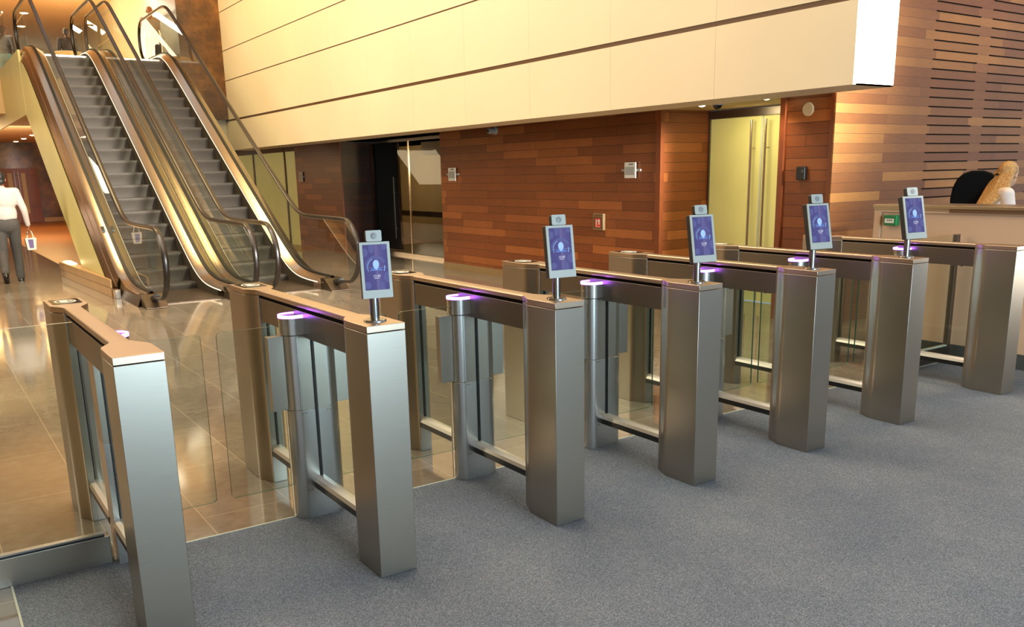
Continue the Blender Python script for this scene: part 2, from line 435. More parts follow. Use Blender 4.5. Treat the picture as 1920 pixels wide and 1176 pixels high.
# niche frosted double door
d1 = struct(obj('door_1', MB().box(7.27, 7.29, 3.975, 4.77, .01, 2.1).box(7.27, 7.29, 3.0, 3.965, .01, 2.1), 'frost'))
b = MB().box(7.24, 7.31, 2.9, 4.77, 2.1, 2.19).box(7.25, 7.30, 4.745, 4.769, 0, 2.1); obj('door_frame', b, 'steel_dark', d1, bevel=.003)
for y in (4.07, 3.865):
    b = MB().tube([(7.2, y, .15), (7.2, y, 2.06)], .014, 12)
    for z in (.35, 1.75): b.tube([(7.2, y, z), (7.27, y, z)], .008, 8)
    obj('handle', b, 'deck', d1, smooth=True)
b = MB().box(7.262, 7.27, 3.955, 3.985, .01, 2.1); obj('meeting_strip', b, 'edge_lt', d1)
# far frosted wall left of pier
b = MB().box(6.56, 6.6, 16.47, 17.27, 0, 2.2).box(6.56, 6.6, 17.3, 19.5, 0, 2.2).box(6.56, 6.6, 19.53, 22, 0, 2.2)
w2 = struct(obj('window_2', b, 'frost'))
obj('mullion', MB().box(6.53, 6.61, 17.26, 17.31, 0, 2.2).box(6.53, 6.61, 19.48, 19.54, 0, 2.2).box(6.53, 6.61, 16.47, 22, 2.1, 2.2), 'reveal', w2)
# vestibule
b = MB().box(7.12, 7.132, 9.95, 12.25, .05, 2.15).box(7.12, 7.132, 12.27, 13.96, .05, 2.15)
w1 = struct(obj('window_1', b, 'glass_warm'))
obj('sill', MB().box(7.08, 7.16, 9.94, 13.96, 0, .05), 'deck', w1)
obj('window_frame', MB().box(7.09, 7.15, 9.94, 13.96, 2.15, 2.2).box(7.115, 7.137, 12.245, 12.275, .05, 2.15), 'deck', w1)
d2 = struct(obj('door_2', MB().box(7.2, 7.24, 12.85, 14.2, .08, 2.16), 'blackgloss'))
obj('handle', MB().tube([(7.16, 13.0, .3), (7.16, 13.0, 1.5)], .012, 8).tube([(7.16, 13.0, 1.2), (7.2, 13.0, 1.2)], .008, 8).tube([(7.16, 13.0, .5), (7.2, 13.0, .5)], .008, 8), 'steel_dark', d2)
b = MB().box(9.3, 9.4, 9, 21, .68, 2.2); struct(obj('wall_vestibule', b, 'beige_wall'))
b = MB().box(9.28, 9.4, 9, 21, .56, .68).box(9.29, 9.4, 9, 21, 0, .56, 1); struct(obj('baseboard_vestibule', b, ['slot', 'skirting']))
b = MB().box(XW+.15, 9.4, 9.6, 9.92, 0, 2.2); struct(obj('wall_vestibule_side', b, 'beige_wall'))
struct(obj('duct_box', MB().box(8.4, 9.29, 9.93, 14.1, 1.93, 2.2), 'beige_wall'))  # beige duct box under the soffit inside the vestibule
tag(obj('wall_phone', MB().prism(rrect(12.95, 13.09, 1.18, 1.34, .03), 8.9, 9.3, 'x'), 'black', smooth=True), 'small dark device seen through vestibule glass beside the dark door', 'device')
# marble + area below
b = MB().box(4.12, 4.964, 16.05, 16.2, 2.72, 8.2).box(4.12, 4.25, 16.2, 17.4, 2.72, 8.2); struct(obj('wall_marble', b, 'marble'))
b = MB().box(4.3, 4.964, 16.25, 16.5, 2.1, 2.72); struct(obj('wall_below_marble', b, 'panel'))
# back hall
b = MB().box(-7, 16, 37.1, 37.4, 0, 3.06); struct(obj('wall_back', b, 'marble'))
b = MB().box(2.9, 15, 36.95, 37.1, 0, .25); b.bm.faces.ensure_lookup_table()
b2 = MB().box(3.62, 16, 36.98, 37.1, 0, .16); struct(obj('baseboard_back', b2, 'ledge')); b.bm.free()
d3 = struct(obj('door_3', MB().box(.9, 2.84, 37.02, 37.1, 0, 2.08).box(2.86, 3.6, 37.02, 37.1, 0, 2.08), 'backwood'))
obj('vision_panel', MB().box(2.55, 2.70, 36.99, 37.02, .35, 1.9).box(3.02, 3.17, 36.99, 37.02, .35, 1.9), 'panel_seam', d3)
for x in (2.78, 2.92): obj('handle', MB().tube([(x, 36.94, .5), (x, 36.94, 1.95)], .018, 8).tube([(x, 36.94, 1.2), (x, 37.02, 1.2)], .012, 6), 'deck', d3)
b = MB().box(-7, 16, 20.6, 37.3, 3.06, 3.5); struct(obj('ceiling', b, 'orange_ceiling'))
# upper storey
b = MB().box(1.36, 6.4, 18.7, 38, 3.5, 3.87).box(-7, 1.36, 20.6, 38, 3.5, 3.87).box(1.36, 6.4, 17.0, 20.6, 2.8, 3.3); struct(obj('floor_upper', b, 'orange_ceiling'))
b = MB().box(1.318, 1.36, 16.72, 22.5, 2.8, 3.97); struct(obj('trim_7', b, 'cream_clad'))
b = MB().box(5.15, 5.3, 17.5, 40, 3.87, 6.8); struct(obj('wall_upper_right', b, 'panel'))
b = MB().box(-7, 5.3, 17.5, 40, 6.8, 7.0); struct(obj('ceiling_upper', b, 'orange_ceiling'))
b = MB().box(-7, 5.3, 40, 40.2, 3.87, 6.8); struct(obj('wall_upper_back', b, 'panel'))
# parts of the lobby that only light and reflections see
b = MB().box(-7.2, -7, -9, 38, 0, 8.2); struct(obj('wall_left', b, 'beige_wall'))
b = MB().box(-7.2, 16, -9, 17.5, 8.2, 8.4); struct(obj('ceiling_lobby', b, 'orange_ceiling'))

# ------------------------------------------------------------------ turnstiles
HX, RX = .0785, .036
def ped_plan(y0, ys, ye, sgn=1, inset=0):
    h, r = HX-inset, RX
    pts = [(-h, y0+sgn*inset), (h, y0+sgn*inset)]
    side = []
    for i in range(15):
        t = i/14.; side.append((r+(h-r)*(.5+.5*math.cos(PI*t))**.8, ys+(ye-ys)*t))
    pts += side + [(-x, y) for x, y in side[::-1]]
    return pts if sgn > 0 else pts[::-1]
def stadium(hl, r, cyy=.82, n=12):
    return arc(hl, cyy, r, -PI/2, PI/2, n)+arc(-hl, cyy, r, PI/2, 1.5*PI, n)

def turnstile(i, x, wl, wr, label):
    t = empty('turnstile', (x, 0, 0), 0, label, 'turnstile', 'row of speed gate turnstiles on the carpet edge')
    left, right = wl is not None, wr is not None
    fp = obj('front_pedestal', MB().prism(ped_plan(0, .19, .30), .004, .972), 'steel', t, True, .0016)
    obj('cap', MB().prism(ped_plan(0, .19, .30), .9745, 1.0), ['steel_top'], fp, True, .0016)
    rp = obj('rear_pedestal', MB().prism(ped_plan(1.68, 1.46, 1.345, -1), 0, .972), 'steel', t, True, .0016)
    obj('cap', MB().prism(ped_plan(1.68, 1.46, 1.345, -1), .9745, 1.0), ['steel_top'], rp, True, .0016)
    # card reader inlay with a pale oval emblem
    b = MB().prism(rrect(-.062, .062, 1.47, 1.66, .02), .9985, 1.0012, mi=0)
    ell = lambda a, c, n=28: [(a*math.cos(2*PI*k/n), 1.565+c*math.sin(2*PI*k/n)) for k in range(n)]
    b.ring(ell(.046, .062), ell(.038, .052), 1.0012, 1.0018, mi=1)
    b.prism(rrect(-.022, .012, 1.53, 1.60, .006), 1.0012, 1.0019, mi=1)
    for k in range(3): b.box(.016+.006*k, .019+.006*k, 1.54-.006*k, 1.59+.006*k, 1.0012, 1.0019, 1)
    obj('reader_panel', b, ['blackgloss', 'label_white'], rp)
    obj('top_rail', MB().prism(rrect(-.035, .035, .975, 1.0, .006), .30, 1.345, 'y'), 'steel_top', t, True)
    obj('rail_slot', MB().box(-.024, .024, .30, 1.345, .960, .975), 'slot', t)
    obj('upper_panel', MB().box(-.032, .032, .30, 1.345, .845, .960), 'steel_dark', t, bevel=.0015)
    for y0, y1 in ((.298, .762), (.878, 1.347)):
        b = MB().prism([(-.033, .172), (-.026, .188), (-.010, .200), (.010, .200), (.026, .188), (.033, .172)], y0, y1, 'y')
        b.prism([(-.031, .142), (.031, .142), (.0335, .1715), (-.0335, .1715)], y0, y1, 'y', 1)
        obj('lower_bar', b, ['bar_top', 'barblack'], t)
        b = MB().box(-.004, .004, y0+.006, y1-.006, .2, .845)
        g = obj('infill_glass', b, 'glass', t)
        yy = y0 if y0 > .5 else y1
        for ya in (y0, y1-.006): obj('gasket', MB().box(-.006, .006, ya, ya+.006, .2, .845), 'black', g)
    # motor post: stadium plan with one or two barrels
    hl, r = .064, .058
    def outline(k=0):
        rr = r-k
        L = arc(-hl, .82, rr, PI/2, 1.5*PI, 12) if left else [(-.0295, .82+rr), (-.0295, .82-rr)]
        Rr = arc(hl, .82, rr, -PI/2, PI/2, 12) if right else [(.0295, .82-rr), (.0295, .82+rr)]
        return Rr+L
    mp = obj('motor_post', MB().prism(outline(), 0, .517), 'steel_v', t, True, .001)
    x0, x1 = (-hl if left else -.0295), (hl if right else .0295)
    obj('post_core', MB().box(x0, x1, .7625, .8775, .517, .857), 'steel', mp)
    obj('post_head', MB().prism(outline(), .859, .936), 'steel_v', mp, True, .001)
    b = MB().prism(outline(.004), .936, .943); obj('post_lid', b, 'blackgloss', mp)
    obj('light_strip', MB().ring(outline(-.0015), outline(.006), .934, .948), 'glow', mp)
    for zz, ys in ((.14, .7618), (.505, .7618)):
        for sx in (-1, 1):
            for dx in (.05, .064):
                if (sx < 0 and left) or (sx > 0 and right): obj('rivet', MB().lathe([(.0035, .7625), (.0035, .7605), (.001, .760)], sx*dx, zz, 8, axis='y'), 'steel_dark', mp)
    for sg, wv in ((-1, wl), (1, wr)):
        if wv is None: continue
        wv -= 0
        b = MB(); prof = [(.0565, .519), (.0565, .856)]
        b.lathe(prof, sg*hl, .82, 28); obj('barrel', b, 'steel_v', mp, True)
        # wing: glass leaf and the clamp that carries it
        a, c = sorted((sg*.116, sg*wv))
        pts = rrect(a, c, .158, .902, .018)
        w = obj('wing', MB().prism(pts, .815, .825, 'y', 0, 1), ['glass', 'edge'], t)
        a2, c2 = sorted((sg*.117, sg*.186))
        obj('clamp', MB().box(a2, c2, .80, .84, .522, .857), 'steel', w, bevel=.001)
    # underside studs of the upper panel
    for y in (.40, .66, .98, 1.22): obj('stud', MB().lathe([(.008, .838), (.008, .845)], 0, y, 10), 'black', t)
    return t

TX = [-.2743, .588, 1.4459, 2.2937, 3.1616, 4.0319, 5.1988]
TL = ['nearest steel turnstile at the far left, attached to the low-based glass barrier, no tablet',
      'second steel turnstile from the left, with the nearest tablet and a pale blue front',
      'third steel turnstile from the left, straight under the wide cedar wall, grey front',
      'fourth steel turnstile, the middle one of the row of seven, purple glow on its pedestal',
      'fifth steel turnstile from the left, third from the right end of the row',
      'steel turnstile second from the right end, carrying the tablet nearest the reception desk',
      'last steel turnstile at the right end beside the reception desk, no tablet, brightly lit front']
for i, x in enumerate(TX):
    wl = None if i == 0 else (TX[i]-TX[i-1])/2-.033
    wr = None if i == 6 else (TX[i+1]-TX[i])/2-.033
    turnstile(i, x, wl, wr, TL[i])

# glass barriers at both ends of the row
t = empty('glass_barrier', (-.32, .82, 0), 0, 'clear glass barrier on a steel base rail left of the nearest turnstile', 'barrier')
obj('glass_panel', MB().box(-4.0, -.03, -.006, .006, .135, 1.008).prism([(-4, 1.008), (-.03, 1.008), (-.03, 1.0085), (-4, 1.0085)], -.006, .006, 'y', 1), ['glass', 'edge_lt'], t)
obj('base_rail', MB().box(-4.0, .0, -.012, .045, 0, .118), 'steel', t, bevel=.002)
obj('gasket', MB().box(-4.0, -.02, -.010, .012, .118, .128), 'black', t)
obj('top_bead', MB().box(-4.0, -.02, -.014, .014, .128, .135), 'steel_v', t)
t = empty('glass_barrier', (5.24, .85, 0), 0, 'clear glass barrier with a thin post between the last turnstile and the desk', 'barrier')
obj('glass_panel', MB().box(.01, .645, -.006, .006, .13, 1.0), 'glass', t)
obj('post', MB().box(.645, .685, -.02, .02, 0, 1.0), 'steel_dark', t, bevel=.003)
obj('base_rail', MB().box(0, .645, -.02, .03, 0, .12), 'steel_dark', t)
obj('bead', MB().box(0, .645, -.012, .012, .12, .13), 'edge_lt', t)

# ------------------------------------------------------------------ tablets
def screen_mats():
    t = NT('screen_blue'); e = t.n('ShaderNodeEmission'); v = t.coord('Generated')
    sp = t.n('ShaderNodeSeparateXYZ'); t.l(v, sp.inputs[0])
    c = t.ramp(sp.outputs[0], [(.0, lin((78, 76, 128))), (.45, lin((82, 80, 132))), (.52, lin((104, 100, 148))), (.66, lin((90, 88, 138))), (1, lin((78, 76, 130)))])
    t.l(c, e.inputs[0]); e.inputs[1].default_value = 1.; t.l(e.outputs[0], t.out.inputs[0]); MAT['screen'] = t.m
    MAT['blob'] = emis('screen_blob', (92, 96, 148), 1.); MAT['halo'] = emis('screen_halo', (92, 98, 150), 1.)
    MAT['arc'] = emis('screen_arc', (134, 178, 226), 1.1); MAT['face'] = emis('screen_face', (150, 186, 244), 1.15)
    MAT['face2'] = emis('screen_face_dim', (98, 126, 196), 1.); MAT['digits'] = emis('screen_digits', (214, 220, 240), 1.1)
screen_mats()
def kiosk(x, sx, s, tilt, yaw, label):
    t = empty('face_scan_tablet', (x, .10, 1.0), 0, label, 'tablet', 'face scanning tablets on the turnstiles')
    obj('base_disc', MB().lathe([(.043, 0), (.043, .005), (.041, .0075)], 0, 0, 32), 'chrome', t, True)
    obj('pole', MB().lathe([(.0175, .0075), (.0175, .112)], 0, 0, 24), 'chrome', t, True)
    R = Matrix.Translation((0, -.035, .2127*s)) @ Matrix.Rotation(yaw, 4, 'Z') @ Matrix.Rotation(-tilt, 4, 'X') @ Matrix.Diagonal((sx, s, s, 1))
    hw, hh, d = .066, .1125, .026
    T = lambda n, mb, m, p, **k: obj(n, mb, m, p, **k)
    def place(o): o.matrix_basis = R; return o
    h = place(obj('housing', MB().prism(rrect(-hw, hw, -hh, hh, .003), .0025, d+.004, 'y'), 'dark_plastic', t, bevel=.001))
    obj('bezel', MB().prism(rrect(-hw, hw, -hh, hh, .003), -.001, .0025, 'y'), 'white_plastic', h)
    # screen with its picture
    b = MB(); y = -.0016
    sw, s0, s1 = .052, -.0785, .101
    b.box(-sw, sw, y, -.001, s0, s1, 0)
    def flat(pts, mi, k): b.face([(p[0], y-.00012*k, p[1]) for p in pts], mi)
    def clip(pts): return [(max(-sw, min(sw, u)), max(s0, min(s1, v))) for u, v in pts]
    pill = lambda cx, z0, z1, r: arc(cx, z1-r, r, 0, PI, 12)+arc(cx, z0+r, r, PI, 2*PI, 12)
    flat(clip(pill(-.016, .068, .125, .0105)), 1, 1); flat(clip(arc(.042, .092, .0125, 0, 2*PI, 24)[:-1]), 1, 1)
    flat(clip(arc(-.050, .072, .018, -PI/2, PI/2, 14)), 1, 1); flat(clip(arc(.052, -.030, .022, PI/2, 1.5*PI, 14)), 1, 1)
    flat(clip(arc(-.040, -.060, .014, 0, 2*PI, 24)[:-1]), 1, 1); flat(clip(pill(.022, -.10, -.048, .0095)), 1, 1)
    def annulus(r0, r1, a0, a1, cz, mi, k, n=30):
        for j in range(n):
            p, q = a0+(a1-a0)*j/n, a0+(a1-a0)*(j+1)/n
            b.face([(r0*math.cos(p), y-.00012*k, cz+r0*math.sin(p)), (r1*math.cos(p), y-.00012*k, cz+r1*math.sin(p)), (r1*math.cos(q), y-.00012*k, cz+r1*math.sin(q)), (r0*math.cos(q), y-.00012*k, cz+r0*math.sin(q))], mi)
    cz = .010
    annulus(.038, .048, .15*PI, .95*PI, cz, 2, 2); annulus(.0372, .0382, -.25*PI, 1.25*PI, cz, 2, 3)
    annulus(.0365, .0385, .62*PI, 1.12*PI, cz, 3, 4); annulus(.0355, .0385, -.13*PI, .06*PI, cz, 3, 4)
    for sg in (-1, 1): flat([(sg*.041, cz+.0008), (sg*.045, cz+.0008), (sg*.045, cz-.0008), (sg*.041, cz-.0008)][::sg], 3, 4)
    flat([(.028*math.cos(a), cz-.012+.010*math.sin(a)) for a in [PI*j/16 for j in range(17)]], 5, 3)
    flat([(-.005, cz-.008), (.005, cz-.008), (.004, cz+.004), (-.004, cz+.004)], 4, 4)
    flat([(.0135*math.cos(a), cz+.014+.0165*math.sin(a)*(1 if math.sin(a) > 0 else 1.15)) for a in [2*PI*j/28 for j in range(28)]], 4, 5)
    flat([(-.032, cz-.0004), (.032, cz-.0004), (.032, cz+.0004), (-.032, cz+.0004)], 3, 6)
    text_mesh(b, '12:30', .0145, (0, y-.0008, -.0245), 6)
    for k in range(9): flat([(-.011+.0025*k, -.0345), (-.0093+.0025*k, -.0345), (-.0093+.0025*k, -.0325), (-.011+.0025*k, -.0325)], 6, 4)
    obj('screen', b, ['screen', 'blob', 'halo', 'arc', 'face', 'face2', 'digits'], h)
    obj('screen_frame', MB().ring([(-sw-.0012, s0-.0012), (sw+.0012, s0-.0012), (sw+.0012, s1+.0012), (-sw-.0012, s1+.0012)], [(-sw, s0), (sw, s0), (sw, s1), (-sw, s1)], -.0018, -.001, 'y'), 'black', h)
    ch = place(obj('camera_head', MB().prism(rrect(-.034, .034, hh+.002, hh+.046, .006), .001, .022, 'y'), 'dark_plastic', t))
    obj('camera_face', MB().prism(rrect(-.034, .034, hh+.002, hh+.046, .006), -.0015, .001, 'y'), 'white_plastic', ch)
    obj('lens', MB().lathe([(.0128, -.0015), (.0128, -.0035), (.011, -.004)], 0, hh+.024, 24, axis='y'), 'grey_plastic', ch, True)
KL = ['nearest face-scan tablet, on the second turnstile, white bezel, blue screen reading 12:30',
      'face-scan tablet reading 12:30 on the third turnstile, second nearest of the five',
      'middle face-scan tablet of the five, reading 12:30, on the fourth turnstile',
      'face-scan tablet reading 12:30 on the fifth turnstile, before the narrow cedar strip',
      'farthest face-scan tablet reading 12:30, in front of the reception desk']
for k, (dx, sx, s, ti, ya) in enumerate([(.012, .86, .917, .10, -.20), (.004, .985, .973, .146, -.13), (.007, 1.01, 1.0, .19, -.18), (-.012, 1.14, 1.065, .21, -.15), (-.011, 1.30, 1.10, .215, -.12)]):
    kiosk(TX[k+1]+dx*0+.004, sx, s, ti, ya, KL[k])

# ------------------------------------------------------------------ escalators
SL, Y0, Y1 = .610, 9.87, 16.24
def sp_(v, k=.22): return k*math.log(1+math.exp(min(60, v/k)))
def ramp(y): return SL*(sp_(y-Y0)-sp_(y-Y1))
def hand(): # handrail centre line (y, z)
    pts = [(8.42, .135), (8.25, .14)]
    pts += [(8.13+.44*math.cos(a), .565+.425*math.sin(a)) for a in [(-PI*.58)-(PI*.9)*j/18 for j in range(19)]][:-1]
    pts += [(8.25, .99), (8.7, .992)]
    y = 9.0
    while y < 16.9: pts.append((y, .992+SL*(sp_(y-9.76, .12)-sp_(y-16.16, .12)))); y += .14 if 9.2 < y < 10.3 or 15.6 < y < 16.7 else .5
    zt = pts[-1][1]
    pts += [(17.6, zt), (18.15, zt)]
    pts += [(18.2+.44*math.cos(a), zt-.425+.425*math.sin(a)) for a in [PI*.45-(PI*.9)*j/16 for j in range(17)]]
    pts += [(18.1, zt-.85)]
    return pts
HP = hand()
YS = [8.62+.12*j for j in range(14)]+[10.4+.5*j for j in range(11)]+[15.7+.12*j for j in range(24)]
def escalator(xl, xr, label, outer_left, outer_right):
    t = empty('escalator', ((xl+xr)/2, 8.4, 0), 0, label, 'escalator', 'pair of escalators up to the mezzanine')
    ox = t.location.x
    P = lambda x, y, z: (x-ox, y-8.4, z)
    sl, sr = xl+.145, xr-.145
    # steps
    W = 0
    for i in range(20):
        z = .095+.1955*i; y = 10.02+.32*i
        b = MB(); n = 5
        prof = [(y+.005, z)]+[(y+.03*math.sin(PI*j/n*.5)*1, z-.012-.185*j/n) for j in range(n+1)]+[(y+.34, z-.197), (y+.36, z)]
        b.prism([(p[0]-8.4, p[1]) for p in prof], sl+.002-ox, sr-.002-ox, 'x')
        b.box(sl+.002-ox, sr-.002-ox, y+.012-8.4, y+.32-8.4, z, z+.002, 1)
        obj('step', b, ['step', 'tread'], t, True)
    b = MB().box(sl-ox, sr-ox, .28, 1.7, .0, .012); obj('comb_plate', b, 'foot', t)
    b = MB().box(sl-ox, sr-ox, 16.35-8.4, 18.6-8.4, 3.80, 3.872); obj('landing_plate', b, 'deck', t)
    for sg, xh, xs in ((-1, xl, sl), (1, xr, sr)):
        # skirt, skirt light, inner deck, cover strip
        b = MB(); b.strip([[P(xs, y, max(-.0, ramp(y)-.5)), P(xs, y, ramp(y)+.085)] for y in YS if y > 8.9]); obj('skirt', b, 'step', t, True)
        b = MB(); b.tube([P(xs+sg*.008, y, ramp(y)+.09) for y in YS if y > 8.75], .0075, 6); obj('skirt_light', b, 'skirtlight', t, True)
        b = MB(); b.strip([[P(xs+sg*.004, y, ramp(y)+.095), P(xs+sg*.03, y, ramp(y)+.118), P(xh-sg*.02, y, ramp(y)+.165)] for y in YS]); obj('inner_deck', b, 'deck', t, True)
        b = MB(); b.strip([[P(xh-sg*.024, y, ramp(y)+.15), P(xh-sg*.024, y, ramp(y)+.186), P(xh+sg*.024, y, ramp(y)+.186), P(xh+sg*.024, y, ramp(y)+.15)] for y in YS]); obj('glass_gasket', b, 'rubber', t, True)
        # glass balustrade
        top = [(y, z) for y, z in HP[1:-1]]
        low = [(y, ramp(y)+.16) for y in YS if 8.7 <= y <= 18.0]
        b = MB(); b.prism([(p[0]-8.4, p[1]) for p in top+low[::-1]], xh-.005-ox, xh+.005-ox, 'x'); obj('balustrade_glass', b, 'glass_esc', t)
        b = MB(); b.tube([P(xh, y, z) for y, z in HP], .036, 12, rz=.019); obj('handrail', b, 'handrail', t, True)
        b = MB(); b.tube([P(xh, y, z-.026) for y, z in HP[14:-14]], .012, 8); obj('rail_guide', b, 'deck', t, True)
        # newel foot
        b = MB().prism([(-.05, 0), (.34, 0), (.34, .158), (.20, .155), (.12, .115), (-.05, .012)], xh-.135-ox, xh+.13-ox, 'x'); obj('newel_foot', b, 'foot', t, bevel=.006)
        b = MB().tube([P(xh, 8.56, .10), P(xh, 8.40, .135), P(xh, 8.31, .142)], .042, 10); obj('handrail_inlet', b, 'black', t, True)
        out = outer_left if sg < 0 else outer_right
        xo = xh+sg*out
        b = MB(); b.strip([[P(xh+sg*.02, y, ramp(y)+.165), P(xo-sg*.01, y, ramp(y)+.15), P(xo, y, ramp(y)+.14)] for y in YS]); obj('outer_deck', b, 'deck', t, True)
        if sg < 0 and xl < 2:
            ys = [y for y in YS if 9.84 <= y <= 16.75]
            b = MB(); b.strip([[P(xo, y, ramp(y)+.14), P(xo-.05, y, 0)] for y in YS if y <= 9.9], 0); obj('lower_skirt', b, 'deck', t, True)
            b = MB(); b.strip([[P(xo, y, ramp(y)+.142), P(xo-.004, y, ramp(y)+.138), P(xo-.038, y, max(.0, ramp(y)+.03)), P(xo-.034, y, max(.0, ramp(y)+.022)), P(xo-.046, y, max(.0, ramp(y)+.012)), P(xo-.088, y, max(0, ramp(y)-.128)), P(xo-.093, y, max(0, ramp(y)-.135))] for y in ys]); obj('side_trim', b, 'deck_pink', t)
            def under(y): return max(.0, min(2.80, .578*(y-11.95)))
            yy = sorted(ys+[11.95, 12.2, 14, 16.8])
            b = MB(); b.strip([[P(xo-.098, y, max(0, ramp(y)-.12)), P(xo-.098, y, min(under(y), max(0, ramp(y)-.121)))] for y in yy]); obj('truss_cladding', b, 'cream_clad', t)
            b = MB(); b.strip([[P(xo-.098, y, under(y)), P(xr+.1, y, under(y))] for y in yy if y > 11.9]); obj('truss_underside', b, 'cream_clad', t)
            b = MB().box(xo-.115-ox, xo-.045-ox, 1.28, 1.45, 0, .12); obj('end_block', b, 'deck_pink', t, bevel=.004)
            for ddx in (.03, .155): obj('sensor', MB().prism([(P(0, 10.95, 0)[1], ramp(10.95)+.158), (P(0, 11.04, 0)[1], ramp(11.04)+.158), (P(0, 11.04, 0)[1], ramp(11.04)+.185), (P(0, 10.95, 0)[1], ramp(10.95)+.185)], xo+ddx-ox, xo+ddx+.04-ox, 'x'), 'black', t)
    return t
escalator(1.545, 2.60, 'left escalator with cream cladding on its side, nearest the walking man', .125, .135)
escalator(2.87, 3.95, 'right escalator of the pair, beside the cream panelled wall', .135, .12)

# stone ledge at the foot of the cladding with an added glow patch on top
t = empty('stone_ledge', (1.24, 11.6, 0), 0, 'brown stone ledge at the foot of the escalator cladding', 'ledge')
pl = [(-.09, 1.9), (.076, 1.9), (.076, -1.70), (.055, -1.71)]
obj('lower_course', MB().prism(pl, 0, .12), 'ledge', t, bevel=.004)
obj('upper_course', MB().prism([(x_-.012*(1 if x_ < 0 else -0), y_) for x_, y_ in pl], .126, .24), 'ledge', t, bevel=.006)
obj('joint', MB().prism([(x_+.006, y_) for x_, y_ in pl[:1]]+pl[1:], .12, .126), 'reveal', t)
o = obj('sunlit_patch_glow', MB().prism(rrect(1.20, 1.31, 12.75, 13.45, .015), .24, .25), 'lum', None)  # emissive panel stands in for a sunlit white opening
tag(o, 'glowing panel standing in for a sunlit white patch on the stone ledge by the escalator', 'light')

# glass guard of the mezzanine
t = empty('mezzanine_guard', (1.35, 19.5, 3.92), 0, 'glass guard rail along the mezzanine edge left of the escalators', 'guard rail')
obj('guard_glass', MB().box(-.006, .006, -.85, 3.4, .0, 1.0), 'glass_esc', t)
obj('guard_rail', MB().tube([(0, -.85, 1.0), (0, 3.4, 1.0)], .02, 8), 'deck', t, True)
t = empty('mezzanine_guard', (2.735, 18.9, 3.872), 0, 'glass guard panel on the mezzanine between the two escalators', 'guard rail')
obj('guard_glass', MB().box(-.10, .10, -.006, .006, 0, .95), 'glass_esc', t)
obj('guard_rail', MB().tube([(-.10, 0, .95), (.10, 0, .95)], .02, 8), 'deck', t, True)

# ------------------------------------------------------------------ wall devices
def sign_plate(y, z, w, h, label):
    t = empty('wall_sign_plate', (XW, y, z), 0, label, 'sign plate', 'plates on arms along the cedar wall')
    obj('arm', MB().box(-.018, 0, -w*.85, w*.85, -.014, .014), 'white_plastic', t, bevel=.002)
    obj('plate', MB().box(-.032, -.018, -w/2, w/2, -h/2, h/2), 'label_white', t, bevel=.002)
    obj('plate_face', MB().box(-.0335, -.032, -w*.42, w*.42, -h*.30, h*.22).box(-.0335, -.032, -w*.3, w*.1, h*.33, h*.42, 1), ['white_plastic', 'grey_plastic'], t)
sign_plate(16.12, 1.535, .22, .21, 'small cream sign plate on the cedar pier right of the escalators')
sign_plate(9.52, 1.525, .22, .205, 'cream sign plate near the left end of the wide cedar wall')
sign_plate(5.27, 1.533, .20, .185, 'blank cream square plate near the right end of the wide cedar wall')
t = empty('wall_camera', (XW, 8.25, 2.135), 0, 'white wall camera high on the cedar wall', 'camera')
obj('mount', MB().lathe([(.055, 0), (.055, -.02), (.045, -.03)], 0, 0, 20, axis='x'), 'white_plastic', t, True)
o = obj('camera_body', MB().lathe([(.034, -.02), (.04, -.06), (.04, -.12), (.034, -.125)], .012, -.005, 20, axis='x'), 'white_plastic', t, True)
obj('lens', MB().lathe([(.02, -.125), (.018, -.132)], .012, -.005, 16, axis='x'), 'black', o, True)
t = empty('fire_call_box', (XW+.002, 5.862, .90), 0, 'grey fire call box with a red label on the cedar wall', 'call box')
obj('box_body', MB().box(-.04, 0, -.105, .105, -.105, .105), 'skirting', t, bevel=.008)
b = MB().box(-.043, -.04, -.085, .085, -.085, .065).box(-.0435, -.04, -.085, .05, .075, .092)
obj('cover', b, 'reveal', t)
b = MB().box(-.045, -.043, -.05, .055, -.068, .045)
for y0, y1, z0, z1 in ((.012, .042, .005, .03), (.012, .042, -.012, .0), (.012, .042, -.03, -.018), (-.012, .012, .006, .014), (-.035, -.02, -.035, .03), (-.03, -.012, .012, .026), (-.028, -.014, -.045, -.03), (-.04, .045, -.063, -.058)):
    b.box(-.0465, -.045, -y1, -y0, z0, z1, 1)
obj('red_label', b, ['red', 'label_white'], t)
b = MB().lathe([(.006, -.04), (.006, -.0445)], .07, .084, 10, axis='x'); obj('lock', b, 'black', t)
t = empty('card_reader', (XW+.03, 2.80, 1.47), 0, 'small black card reader on the narrow cedar strip', 'card reader')
obj('housing', MB().box(-.045, 0, -.05, .05, -.065, .065), 'black', t, bevel=.008)
obj('reader_eye', MB().lathe([(.02, -.045), (.018, -.049)], -.012, .02, 16, axis='x'), 'dark_plastic', t, True)
tag(obj('wall_speaker', MB().lathe([(.065, 0), (.065, -.012), (.058, -.018)], 0, 0, 32, axis='x'), 'panel_seam', smooth=True, loc=(XW+.03, 2.775, 2.07)), 'round beige disc speaker high on the narrow cedar strip', 'speaker')
def downlight(x, y, z, label, r=.05, en=0):
    t = empty('downlight', (x, y, z), 0, label, 'light', 'recessed ceiling downlights')
    obj('trim_ring', MB().ring(arc(0, 0, r, 0, 2*PI, 24)[:-1], arc(0, 0, r*.8, 0, 2*PI, 24)[:-1], -.008, .0), 'white_plastic', t)
    obj('lens', MB().lathe([(r*.25, -.030), (r*.6, -.022), (r*.8, -.004), (r*.8, -.001)], 0, 0, 24), 'lum', t)
downlight(6.30, 3.97, 2.2, 'lit downlight in the soffit left of the dome camera', .055)
downlight(6.24, 3.06, 2.2, 'lit downlight in the soffit above the frosted double door')
